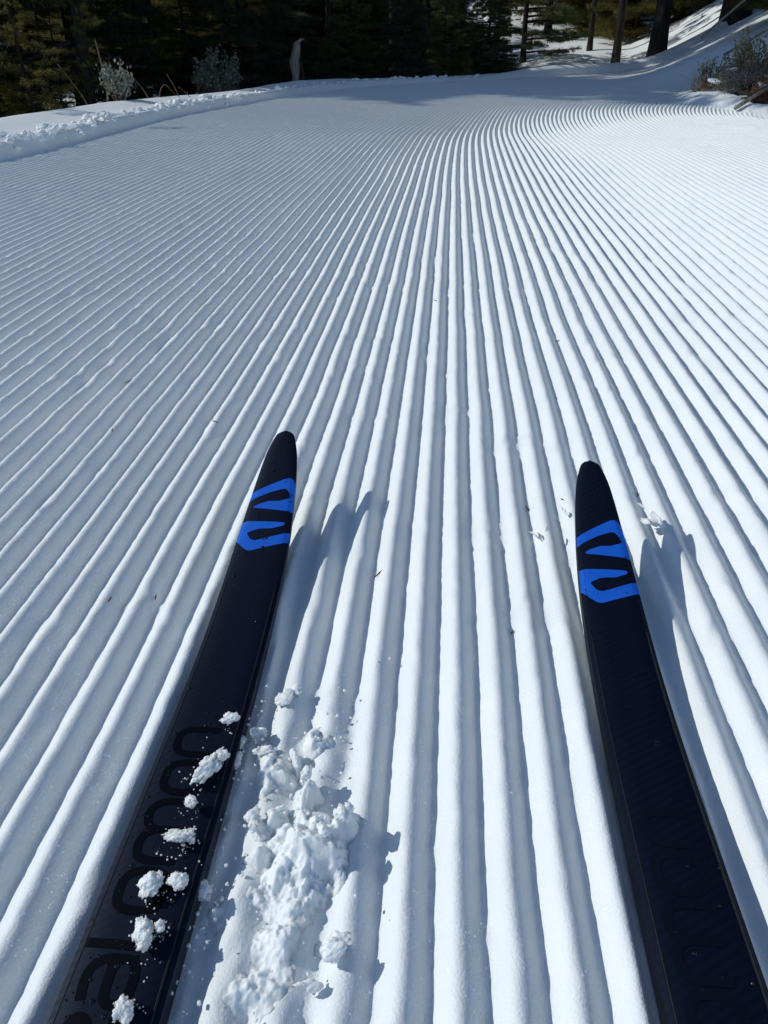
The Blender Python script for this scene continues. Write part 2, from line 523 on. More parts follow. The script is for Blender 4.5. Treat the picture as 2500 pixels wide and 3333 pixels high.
A_PTS = [-.0, .0012, .003, .006, .010, .016, .024, .032, .048, .064, .095, .123, .150, .200, .300, .450, .600, .9]
W_PTS = [0, .0045, .0066, .0087, .0102, .0120, .0140, .0155, .0175, .0190, .0213, .0228, .0238, .0247, .0253, .0262, .0268, .0262]
ROCK = .34
def ski_prof(a):
    """bottom height at distance a from tip (measured along the axis)"""
    t = np.clip((ROCK-a)/ROCK, 0, 1)
    return SKI_BASE + .068*t**2.2 + .0
def ski_thick(a): return np.interp(a, [0, .004, .02, .1, .3, .6, .9], [.003, .0048, .006, .008, .0125, .0165, .019])
def ski_pt(d, a, lift=0.0):
    """d across (m), a from the tip (m) -> local xyz on the top sheet (origin under the tip, +y towards the tip)"""
    w_ = np.interp(a, A_PTS, W_PTS)
    z = ski_prof(a) + ski_thick(a)
    fl = w_ - .0042                                  # edge bevel
    x = abs(d)
    dz = 0.0 if x < fl else -(x-fl)*.42
    dome = .0006*(1-min(1, x/max(fl, 1e-4))**2)
    return (d, -a, z+dz+dome+lift)

def poly_on_ski(pts, lift, flip=False):
    """filled polygon (d,a in mm) laid on the top sheet with a fine grid so that it follows the curve"""
    P = np.array(pts)/1000.
    d0, d1 = P[:, 0].min(), P[:, 0].max(); a0, a1 = P[:, 1].min(), P[:, 1].max()
    # clip rows: scanline strips
    n = max(8, int((a1-a0)/.0005))
    V = []; F = []
    ys = np.linspace(a0+1e-6, a1-1e-6, n+1)
    def spans(y):
        xs = []
        m = len(P)
        for i in range(m):
            (x0, y0), (x1, y1) = P[i], P[(i+1) % m]
            if (y0 <= y) != (y1 <= y):
                xs.append(x0+(y-y0)*(x1-x0)/(y1-y0))
        return sorted(xs)
    for i in range(n):
        ya, yb = ys[i], ys[i+1]; ym = (ya+yb)/2
        sp = spans(ym); sa = spans(ya+1e-9); sb = spans(yb-1e-9)
        for j in range(0, len(sp)-1, 2):
            l, r = sp[j], sp[j+1]
            la, ra = (sa[j], sa[j+1]) if len(sa) == len(sp) else (l, r)
            lb, rb = (sb[j], sb[j+1]) if len(sb) == len(sp) else (l, r)
            m = max(1, int((r-l)/.003))
            b0 = len(V)
            for q in range(m+1):
                f = q/m
                for (yy, xx) in ((ya, la+(ra-la)*f), (yb, lb+(rb-lb)*f)):
                    w_ = np.interp(yy, A_PTS, W_PTS)-.0001
                    V.append(ski_pt(float(np.clip(xx, -w_, w_)), yy, lift))
            for q in range(m):
                F.append((b0+2*q, b0+2*q+1, b0+2*q+3, b0+2*q+2))
    return V, F

def smooth_path(pts, closed=False, n=8):
    P = [np.array(p, float) for p in pts]; m = len(P); out_ = []
    rng = range(m if closed else m-1)
    for i in rng:
        p0 = P[(i-1) % m] if closed or i > 0 else P[i]
        p1 = P[i]; p2 = P[(i+1) % m]
        p3 = P[(i+2) % m] if closed or i+2 < m else p2
        for j in range(n):
            t = j/n
            out_.append(.5*((2*p1)+(-p0+p2)*t+(2*p0-5*p1+4*p2-p3)*t*t+(-p0+3*p1-3*p2+p3)*t**3))
    if not closed: out_.append(P[-1])
    return out_
def stroke_poly(pts, wid, closed=False):
    P = smooth_path(pts, closed)
    n = len(P); Lf = []; Rt = []
    for i in range(n):
        d = P[(i+1) % n if closed else min(i+1, n-1)] - P[(i-1) % n if closed else max(i-1, 0)]
        d = d/(np.linalg.norm(d)+1e-9); nn = np.array([-d[1], d[0]])
        Lf.append(P[i]+nn*wid/2); Rt.append(P[i]-nn*wid/2)
    return Lf, Rt
def ribbon(pts, wid, lift, closed=False):
    Lf, Rt = stroke_poly(pts, wid, closed)
    V = []; F = []; n = len(Lf)
    for a, b in zip(Lf, Rt):
        V.append(ski_pt(a[0]/1000, a[1]/1000, lift)); m_ = (a+b)/2000
        V.append(ski_pt(m_[0], m_[1], lift)); V.append(ski_pt(b[0]/1000, b[1]/1000, lift))
    for i in range(n if closed else n-1):
        j = (i+1) % n
        F.append((3*i, 3*j, 3*j+1, 3*i+1)); F.append((3*i+1, 3*j+1, 3*j+2, 3*i+2))
    return V, F

LOGO_UP = [(-30, 96), (-21.7, 91.2), (-6.4, 81.5), (9, 72.2), (13, 70.6), (16.5, 71.6), (21.1, 79.5), (30, 84), (30, 113.4), (23.6, 112.9), (-3.0, 110.7), (-14.8, 109.6), (-15.6, 108.6), (-15.0, 107.4), (-11.1, 104.7), (-1.8, 100.8), (7.1, 100.2), (15.4, 96.6), (17.4, 94.6), (13.9, 86.9), (12, 85), (9.1, 84.7), (-2.8, 89.7), (-15.9, 97.4), (-21.9, 101.5), (-30, 107)]
LOGO_LO = [(-30, 128.2), (-23.1, 127.4), (-17.9, 126.4), (14.6, 126.4), (16.6, 127), (17.1, 128.3), (15.6, 130.3), (5.8, 134.7), (-6.1, 135.7), (-14.1, 140.1), (-15.3, 141.5), (-11.6, 148), (-10, 149.4), (-5.8, 149.8), (0.9, 147.3), (15.6, 140.8), (25.4, 136.9), (30, 135), (30, 147), (25.9, 148.8), (13.5, 154.1), (-7.4, 162.3), (-10, 162.6), (-12.5, 161.9), (-17.2, 157.8), (-23.2, 150.9), (-30, 145)]
GLYPH = [  # (strokes, closed) in mm: across, from the tip; the word reads towards the tip
    ([[(10.0, 350.1), (0, 350), (-8.2, 350.0), (-14.5, 353), (-16.3, 360.5), (-14.4, 367.8), (-8, 371.0), (0, 371.4), (9.3, 371.4)]], False),
    ([[(-9, 378.6), (3, 378.8), (8.6, 383), (9.4, 390), (7.5, 397.5), (2, 400.9), (-8.0, 401.0), (-14.4, 397.5), (-16.2, 390.0), (-14.6, 382.2)]], True),
    ([[(8.0, 408.4), (0, 408.4), (-9, 408.6), (-15.6, 412.0), (-17.4, 418.5), (-15.2, 425), (-9.3, 428.0), (0, 428.2), (8.5, 428.3)],
      [(-7.3, 428.2), (-12, 429), (-16.4, 433), (-17.3, 440), (-14.9, 446), (-8.5, 448.4), (0, 448.4), (7.2, 448.4)]], False),
    ([[(-11, 455.2), (0, 455.4), (5.6, 459.6), (6.4, 466.7), (4.6, 474), (-1, 477.7), (-10.4, 477.9), (-16.7, 474.8), (-18.6, 467.5), (-17.2, 459.2)]], True),
    ([[(-26, 496.0), (-12, 496.3), (-1, 496.6), (4.2, 493.8), (5.2, 488), (4.4, 482.4)]], False),
    ([[(-18.0, 524), (-19.2, 514.0), (-17.5, 507.5), (-12, 503.9), (-5.0, 503.5), (4, 503.8)],
      [(3.0, 504.3), (4.9, 513.5), (3.3, 522.8), (-2.6, 525.6), (-6.8, 522.2), (-7.6, 514), (-7.2, 504.5)]], False),
    ([[(1.3, 530.5), (3.4, 540), (1.0, 549), (-4.0, 551.5), (-7.6, 547), (-9.0, 540), (-11.4, 533.5), (-16, 531.6), (-19.6, 536), (-20.4, 543), (-19, 552)]], False)]

def build_ski(key, label, letters=True, drops=60):
    k_ = SKIS[key]
    root = empty('ski', (k_['x0']+k_['m']*k_['Yt'], k_['Yt'], 0), (0, 0, -math.atan(k_['m'])))
    tag(root, label, 'ski', 'pair of cross-country skis')
    aa = np.unique(np.concatenate([np.array([.0002, .0006, .0012, .002, .003, .0045, .006, .008, .010, .013, .016, .020, .025, .032]), np.linspace(.04, .9, 110)]))
    # top sheet: 9 points across, incl. bevels
    V = []; F = []; q = [-1, -.93, 0, 0, 0, 0, 0, .93, 1]
    for a in aa:
        w_ = np.interp(a, A_PTS, W_PTS); fl = max(w_-.0042, w_*.5)
        xs = [-w_, -(fl+w_)/2, -fl, -fl*.5, 0, fl*.5, fl, (fl+w_)/2, w_]
        for x in xs: V.append(ski_pt(x, a))
    n = 9
    for i in range(len(aa)-1):
        for j in range(n-1):
            F.append((i*n+j, (i+1)*n+j, (i+1)*n+j+1, i*n+j+1))
    top = link('top_sheet', new_mesh('ski_top_sheet', V, F), M_TOP, root)
    # sidewalls + base as the core
    V = []; F = []
    for a in aa:
        w_ = np.interp(a, A_PTS, W_PTS); zt = ski_pt(w_, a)[2]; zb = float(ski_prof(a))
        V += [(-w_, -a, zt), (-w_-.0002, -a, zb+.0022), (-w_, -a, zb), (w_, -a, zb), (w_+.0002, -a, zb+.0022), (w_, -a, zt)]
    for i in range(len(aa)-1):
        for j in range(5):
            F.append((i*6+j, (i+1)*6+j, (i+1)*6+j+1, i*6+j+1)[::-1])
    F.append((0, 1, 2, 3, 4, 5)); e_ = (len(aa)-1)*6; F.append(tuple(e_+j for j in (5, 4, 3, 2, 1, 0)))
    link('sidewall', new_mesh('ski_sidewall', V, F, False), M_SIDE, root)
    # thin raised edge strip along both sides
    for sgn in (-1, 1):
        mb = MB()
        mb.tube([(sgn*(np.interp(a, A_PTS, W_PTS)-.0036), -a, ski_pt(sgn*(np.interp(a, A_PTS, W_PTS)-.0036), a)[2]-.0002) for a in np.linspace(.19, .89, 60)], .0007, 5)
        link('edge_bead', mb.mesh('ski_edge_bead'), M_SIDE, root)
    for P, nm in ((LOGO_UP, 'logo_print'), (LOGO_LO, 'logo_print')):
        V, F = poly_on_ski([(d_, a_-(7 if key == 'left' else 0)) for d_, a_ in P], .00025)
        link(nm, new_mesh('ski_logo_print', V, F), M_BLUE, top)
    adj = lambda p: (p[0]+.012*(p[1]-230), p[1])
    for gi, (strokes, closed) in enumerate(GLYPH):
        mb = MB()
        for si, st_ in enumerate(strokes):
            V, F = ribbon([adj(p) for p in st_], 5.2 if closed else 5.0, .00025+.00006*si, closed)
            mb.add(V, F)
        link('letter', mb.mesh('ski_letter'), M_LET if key == 'left' else M_LETR, top)
    # water droplets
    mb = MB()
    rng = np.random.default_rng(5 if key == 'left' else 6)
    for i in range(drops):
        a = rng.uniform(.008, .56)
        if key == 'left' and rng.random() < .45: a = rng.uniform(.30, .56)
        w_ = np.interp(a, A_PTS, W_PTS)
        d = rng.uniform(-.9, .9)*w_
        x, y, z = ski_pt(d, a, .0002)
        r = rng.choice([.0004, .0006, .0009, .0014], p=[.45, .3, .17, .08])
        el = rng.uniform(.7, 1.4)
        vs = [(x, y, z+r*.55)]; fs = []
        for ring, (rr2, hh) in enumerate(((.6, .42), (1., .0))):
            for j in range(7):
                th = 2*math.pi*j/7
                vs.append((x+r*rr2*math.cos(th)*el, y+r*rr2*math.sin(th), z+r*hh))
        for j in range(7):
            j2 = (j+1) % 7
            fs.append((0, 1+j, 1+j2)); fs.append((1+j, 8+j, 8+j2, 1+j2))
        mb.add(vs, fs)
    dr = link('water_droplets', mb.mesh('ski_water_droplets'), M_DROP, top); dr['kind'] = 'stuff'
    return root
SKI_L = build_ski('left', 'left ski, greyish black with snow clumps on it and its blue logo farther up', True, 230)
SKI_R = build_ski('right', 'right ski, clean navy black with blue logo and no snow on top', True, 70)

# ------------------------------------------------------------------ loose snow
def ico(sub):
    import bmesh
    bm = bmesh.new(); bmesh.ops.create_icosphere(bm, subdivisions=sub, radius=1)
    V = np.array([v.co[:] for v in bm.verts]); F = np.array([[v.index for v in f.verts] for f in bm.faces]); bm.free()
    return V, F
ICO = {k_: ico(k_) for k_ in (1, 2, 3, 4, 5)}
def clump_mesh(name, size, seed, sub=4, rough=.45, fr=1.7, spike=.35, blobs=7, voxel=.085, grit=.16):
    """irregular crumbly lump: several ragged pieces grown together"""
    rng = np.random.default_rng(seed)
    V, F = ICO[sub]
    Vs = []; Fs = []; n = 0
    for b_ in range(blobs):
        c = rng.normal(0, .42, 3)*np.array([1, 1, .55]) if b_ else np.zeros(3)
        r = .72 if b_ == 0 else rng.uniform(.22, .55)
        ax = rng.uniform(.65, 1.35, 3)
        q = V*2.0 + seed*3.1 + b_*11.7
        d = 1 + rough*fbm(q[:, 0]*fr*.6, q[:, 1]*fr*.6, q[:, 2]*fr*.6, 3, seed+b_) \
            + spike*.45*(1-2.2*np.abs(vnoise(q[:, 0]*2.3, q[:, 1]*2.3, q[:, 2]*2.3, seed+b_+5))) \
            + .11*vnoise(q[:, 0]*5.5, q[:, 1]*5.5, q[:, 2]*5.5, seed+9) + .07*vnoise(q[:, 0]*11, q[:, 1]*11, q[:, 2]*11, seed+12)
        Vs.append(V*ax*d[:, None]*r + c); Fs.append(F+n); n += len(V)
    me = new_mesh(name+'_raw', np.concatenate(Vs), np.concatenate(Fs))
    ob = bpy.data.objects.new(name+'_raw', me); C.objects.link(ob)
    rm = ob.modifiers.new('remesh', 'REMESH'); rm.mode = 'VOXEL'; rm.voxel_size = voxel
    dg = bpy.context.evaluated_depsgraph_get(); dg.update()
    res = bpy.data.meshes.new_from_object(ob.evaluated_get(dg)); res.name = name
    bpy.data.objects.remove(ob, do_unlink=True); bpy.data.meshes.remove(me)
    co = np.empty(len(res.vertices)*3, np.float32); res.vertices.foreach_get('co', co); co = co.reshape(-1, 3)
    nn = np.empty_like(co).ravel(); res.vertices.foreach_get('normal', nn); nn = nn.reshape(-1, 3)
    co = co + nn*(grit*fbm(co[:, 0]*7+seed, co[:, 1]*7, co[:, 2]*7, 3, seed+31))[:, None]
    co = co*np.array(size)
    res.vertices.foreach_set('co', co.astype(np.float32).ravel())
    res.polygons.foreach_set('use_smooth', np.ones(len(res.polygons), bool)); res.update()
    return res

def px_ground(px, py, z=0.):
    """world point on height z seen at a photo position (units of a 1659 px wide print)"""
    P_ = R(31.44); a = (px-829.5)/1662; b = (py-1106)/1662
    r = (a, math.cos(P_)-b*math.sin(P_), -math.sin(P_)-b*math.cos(P_))
    t = (z-CAM_H)/r[2]
    return (r[0]*t, r[1]*t, z)

def snow_clump(px, py, zc, size, seed, label, rot=(0, 0, 0), sub=3, group='loose snow chunks beside the left ski', **kw):
    p = px_ground(px, py, zc)
    o = link('snow_clump', clump_mesh('snow_clump', size, seed, sub, **kw), M_CLUMP, None, p, rot)
    return tag(o, label, 'snow clump', group)

def snow_pile():
    n1, n2 = 240, 400
    px_ = np.linspace(-.118, .012, n1); py_ = np.linspace(.165, .425, n2)
    A, B = np.meshgrid(px_, py_, indexing='ij'); A = A.ravel(); B = B.ravel()
    s, u = to_su(A, B)
    base = trail_height(s, u, A, B)
    # warped domain gives ragged, broken outlines
    wx = A + .008*fbm(A*60, B*60, oct=4, seed=301); wy = B + .008*fbm(A*60+9, B*60, oct=4, seed=302)
    H = np.zeros_like(A); So = np.zeros_like(A)
    for (x, y, rx, ry, h, ang) in [
            (-.041, .282, .019, .023, .027, .3), (-.024, .298, .012, .010, .025, .6), (-.060, .268, .016, .010, .013, -.4),
            (-.047, .322, .0055, .011, .018, .15), (-.052, .306, .006, .008, .014, 0), (-.066, .305, .006, .009, .013, .5), (-.078, .298, .010, .0065, .012, -.3),
            (-.074, .279, .008, .006, .010, .7), (-.066, .256, .006, .009, .008, .9), (-.050, .247, .011, .008, .009, -.2), (-.058, .228, .008, .010, .009, .2),
            (-.066, .338, .007, .006, .010, .2), (-.060, .352, .0045, .010, .012, .1), (-.078, .335, .0040, .016, .009, .05), (-.080, .358, .004, .010, .010, .05), (-.048, .368, .004, .010, .011, .1), (-.036, .262, .012, .007, .007, .1),
            (-.064, .207, .010, .010, .009, .1), (-.030, .227, .0070, .0050, .010, .6), (-.092, .243, .0045, .008, .007, -.2)]:
        ca, sa = math.cos(ang), math.sin(ang)
        dx = wx-x; dy = wy-y
        q = ((ca*dx+sa*dy)/rx)**2 + ((-sa*dx+ca*dy)/ry)**2
        rag = 1+.55*fbm(A*95+x*400, B*95, oct=4, seed=int(1e4*abs(x))+3)
        if h >= .0115: H = (H**4 + (h*np.exp(-(q*rag)**1.35))**4)**.25
        else: So = So + h*.8*np.exp(-q*1.1*rag)
    So = So*(So > .0009)
    m = (H > .0012) | (So > .0009)
    grain = .0016*fbm(A*330, B*330, oct=3, seed=305) + .0032*fbm(A*120, B*120, oct=4, seed=306) + .0030*(.35-np.abs(fbm(A*170, B*170, oct=3, seed=307)))
    Z = np.where(m, np.maximum(base*.4+H+grain*np.clip(H/.006, 0, 1.3)-.004, np.where(So > .0009, base+So-.0012+grain*np.clip(So/.004, 0, .8), base-.004)), base-.004)
    # push upper parts sideways a little so that edges overhang
    A2 = A + .18*H*vnoise(A*70, B*70, seed=308); B2 = B + .18*H*vnoise(A*70+5, B*70, seed=309)
    i_ = (np.arange(n1-1)[:, None]*n2 + np.arange(n2-1)[None, :]).ravel()
    F = np.stack([i_, i_+n2, i_+n2+1, i_+1], 1)
    keep = (m[F].any(axis=1))
    F = F[keep]
    used = np.unique(F); mp = -np.ones(len(A), np.int64); mp[used] = np.arange(len(used))
    o = link('snow_pile', new_mesh('snow_pile', np.stack([A2, B2, Z], 1)[used], mp[F]), M_CLUMP)
    tag(o, 'crumbled heap of loose snow on the ridges right of the left ski', 'snow pile')
snow_pile()
PILE = [
    (742, 1758, .022, (.0055, .005, .005), 4, 'ragged snow clump on the right shoulder of the heap'),
    (700, 1795, .024, (.006, .005, .004), 3, 'topmost snow clump on the heap beside the left ski'),
    (662, 1672, .014, (.004, .006, .005), 7, 'upright snow piece standing above the heap'),
    (545, 1765, .010, (.007, .0045, .004), 8, 'jagged snow clump between the heap and the left ski'),
    (718, 2055, .010, (.008, .005, .004), 12, 'smooth snow nugget right of the lower ridges'),
    (675, 2130, .005, (.003, .006, .003), 15, 'small elongated snow bit near the bottom of the picture'),
]
for px, py, z, sz, sd, lb in PILE:
    snow_clump(px, py, z, sz, sd, lb, rot=(RNG.uniform(-.3, .3), RNG.uniform(-.3, .3), RNG.uniform(0, 3)))
# a snow rim pushed up along the ski edge
for i, (px, py, sz) in enumerate([(520, 1530, .006), (505, 1600, .007), (560, 1580, .005), (610, 1510, .006), (640, 1490, .005), (505, 1650, .006), (575, 1620, .005), (600, 1650, .004), (430, 1920, .006)]):
    snow_clump(px, py, .006, (sz, sz*1.35, sz*.7), 20+i, ['first', 'second', 'third', 'fourth', 'fifth', 'sixth', 'seventh', 'eighth', 'ninth'][i]+' small snow lump in the row along the left ski edge', rot=(0, 0, i*.9), sub=3)
# around the right ski tip: thin icy flakes standing in the ridges
def flake_mesh(size, seed, plates):
    rng = np.random.default_rng(seed); mb = MB()
    for q in range(plates):
        n = 16; th = np.linspace(0, 2*math.pi, n, endpoint=False)+rng.uniform(-.1, .1, n)
        el = rng.uniform(.32, .6); rr_ = rng.uniform(.62, 1.0, n)*(1+.18*np.cos(2*th+rng.uniform(0, 6)))
        P = np.stack([np.cos(th)*rr_*el, np.sin(th)*rr_, .12*np.cos(th*2)+rng.normal(0, .03, n)], 1)
        I = P*.55+rng.normal(0, .03, (n, 3)); cpt = rng.normal(0, .04, (1, 3))
        top_ = np.concatenate([cpt, I, P]); th_ = .06+.05*rng.random()
        bot = np.concatenate([cpt-[[0, 0, th_*1.6]], I-[0, 0, th_*1.4], P-[0, 0, th_*.3]])
        M_ = Matrix.Rotation(rng.uniform(-.6, .6), 3, 'Z') @ Matrix.Rotation(rng.uniform(.35, 1.1)*rng.choice([-1, 1]), 3, 'Y') @ Matrix.Rotation(rng.uniform(-.5, .5), 3, 'X')
        V = (np.concatenate([top_, bot])*rng.uniform(.55, 1.0)) @ np.array(M_).T + rng.normal(0, .28, 3)*(q > 0)
        F = []; o_ = 2*n+1
        for j in range(n):
            k2 = (j+1) % n
            F += [(0, 1+j, 1+k2), (1+j, 1+n+j, 1+n+k2, 1+k2), (o_, o_+1+k2, o_+1+j), (o_+1+k2, o_+1+n+k2, o_+1+n+j, o_+1+j), (1+n+j, o_+1+n+j, o_+1+n+k2, 1+n+k2)]
        mb.add(V*np.array(size), F)
    return mb.mesh('snow_flake')
for i, (px, py, sz, z, np_, lb) in enumerate([
        (1165, 1155, .0105, .006, 3, 'ragged icy flakes left of the right ski, beside its logo'),
        (1222, 1106, .0060, .007, 2, 'small icy flake just left of the right ski tip'),
        (1412, 1128, .0125, .009, 4, 'jagged cluster of icy flakes right of the right ski tip'),
        (1385, 1092, .0105, .009, 1, 'thin icy sliver above the flake cluster right of the right ski tip')]):
    o = link('snow_flake', flake_mesh((sz, sz*1.15, sz), 400+i, np_), M_CLUMP, None, px_ground(px, py, z), (0, 0, .35))
    tag(o, lb, 'snow flake', 'icy flakes around the right ski tip')
# on top of the left ski
SKI_CL = []
for i, (px, py, sx, sy, sz, lb) in enumerate([
        (503, 1552, .0055, .0040, .0045, 'small snow blob on the left ski beside the last letter'),
        (445, 1660, .0050, .0105, .0055, 'long snow clump lying across the left ski edge, the biggest on the ski'),
        (478, 1632, .0040, .0050, .0045, 'snow lump at the upper end of the long clump on the ski'),
        (413, 1732, .0050, .0030, .0035, 'little ragged snow bit in the middle of the left ski'),
        (385, 1803, .0070, .0042, .0045, 'wide snow clump on the left ski over the middle letters'),
        (405, 1806, .0040, .0040, .0040, 'snow ball touching the wide clump on the left ski'),
        (325, 1912, .0060, .0058, .0055, 'round snow clump covering an o on the left ski'),
        (388, 1905, .0055, .0055, .0050, 'snow clump at the right edge of the left ski beside the round one'),
        (310, 2015, .0050, .0072, .0055, 'snow clump on the left ski over the letter l'),
        (345, 2000, .0030, .0030, .0030, 'tiny snow crumb right of the clump over the letter l'),
        (267, 2185, .0055, .0045, .0050, 'lowest snow clump on the left ski near the bottom of the picture')]):
    p = px_ground(px, py, .021)
    o = link('snow_clump', clump_mesh('snow_clump', (sx*1.05, sy*1.05, sz*.7), 60+i, 3, .6, 1.9, .8, 8, .08, .24), M_CLUMP, None, p, (0, 0, -.5 if i == 1 else i*.8))
    tag(o, lb, 'snow clump', 'snow clumps on the left ski'); SKI_CL.append((p, max(sx, sy)))
# fine crumbs: uncountable
def crumbs(name, spots, label):
    mb = MB(); V0, F0 = ICO[1]; F0 = [tuple(f) for f in F0]
    for (x, y, z, r) in spots:
        d = 1+RNG.uniform(-.3, .3, len(V0))
        mb.add(V0*d[:, None]*r+np.array([x, y, z]), F0)
    o = link(name, mb.mesh(name), M_CLUMP); return tag(o, label, 'snow crumbs', None, 'stuff')
sp = []
for i in range(110):
    cx_, cy_ = -.055+RNG.normal(0, .026), .30+RNG.normal(0, .07)
    sp.append((cx_+.1*(cy_-.33), cy_, RNG.uniform(.0, .008), RNG.uniform(.0005, .0014)))
for i in range(70):
    y_ = RNG.uniform(.2, .42); a_ = SKIS['left']['Yt']-y_
    sp.append((SKIS['left']['x0']+SKIS['left']['m']*y_+.026+RNG.exponential(.008), y_, RNG.uniform(.002, .008), RNG.uniform(.0005, .0014)))
for i in range(36):
    y_ = RNG.uniform(.16, .36); x_ = SKIS['left']['x0']+SKIS['left']['m']*y_+RNG.uniform(-.002, .026)
    sp.append((x_, y_, .0152, RNG.uniform(.0003, .0008)))
for p_, r_ in SKI_CL:
    for i in range(22):
        a_ = RNG.uniform(0, 6.28); q_ = r_*RNG.uniform(.7, 1.9)
        x_, y_ = p_[0]+math.cos(a_)*q_, p_[1]+math.sin(a_)*q_
        if abs(x_-(SKIS['left']['x0']+SKIS['left']['m']*y_)) < .021: sp.append((x_, y_, .0148+.0012, RNG.uniform(.0002, .0007)))
crumbs('snow_crumbs', sp, 'fine snow crumbs scattered around the left ski')

# snow chunks along the left bank
nb_ = 0
chunk_meshes = [clump_mesh('snow_chunk', (1, 1.1, .8), 100+i, 3, .45, 1.6, .35, 4, .12, .2) for i in range(8)]
for i in range(260):
    s_ = 2.2+ (i/260)**1.0*7.0 + RNG.uniform(-.03, .03)
    u_ = UL-.085+RNG.normal(0, .038)
    x_, y_ = from_su(np.array([s_]), np.array([u_]))
    z_ = float(trail_height(np.array([s_]), np.array([u_]), x_, y_)[0])
    r_ = float(np.clip(RNG.lognormal(-4.2, .5), .006, .036))
    o = link('snow_chunk', chunk_meshes[i % 8], M_CLUMP, None, (float(x_[0]), float(y_[0]), z_+r_*.12), (RNG.uniform(-.5, .5), RNG.uniform(-.5, .5), RNG.uniform(0, 6)))
    o.scale = (r_, r_, r_*.9)
    tag(o, 'lump of ploughed snow on the crest of the left bank', 'snow chunk', 'snow chunks along the left bank')

# ------------------------------------------------------------------ needles on the snow
for i, (px, py, L_, lb) in enumerate([
        (816, 1240, .010, 'forked brown needle scrap on the corduroy between the two skis'),
        (1140, 1092, .008, 'dark needle left of the right ski tip'),
        (1378, 1060, .009, 'curved dark needle up and right of the right ski tip'),
        (281, 823, .014, 'brown needle scrap far left on the corduroy above the left ski'),
        (466, 924, .008, 'small brown needle scrap left of the left ski tip'),
        (941, 655, .010, 'tiny dark speck of bark ahead of the skis in the middle'),
        (1206, 732, .010, 'tiny dark needle ahead of the right ski'),
        (245, 942, .006, 'dark fleck on the corduroy left of the left ski tip'),
        (1214, 1083, .004, 'tiny dark fleck beside the right ski tip'),
        (1108, 1358, .004, 'tiny dark fleck on the ridge between the skis low down'),
        (336, 1290, .005, 'tiny dark fleck left of the left ski'),
        (240, 1305, .005, 'tiny dark fleck far left of the left ski')]):
    x_, y_, _ = px_ground(px, py, .0)
    s_, u_ = to_su(np.array([x_]), np.array([y_])); z_ = float(trail_height(s_, u_, np.array([x_]), np.array([y_]))[0])+.0012
    mb = MB(); an = RNG.uniform(.3, 2.8)
    dx, dy = math.cos(an)*L_/2, math.sin(an)*L_/2
    mb.tube([(-dx, -dy, 0), (-dx*.3+dy*.15, -dy*.3, .001), (dx*.4, dy*.4+dx*.1, .0012), (dx, dy, .002)], [.0004, .0007, .0006, .0002], 5)
    if i in (0, 3): mb.tube([(0, 0, .001), (dy*.5, dx*.6, .002), (dy*.8, dx*.9, .003)], [.0006, .0005, .0002], 5)
    o = link('conifer_needle', mb.mesh('conifer_needle'), M_NEEDLE, None, (x_, y_, z_))
    tag(o, lb, 'needle', 'needle scraps on the snow')

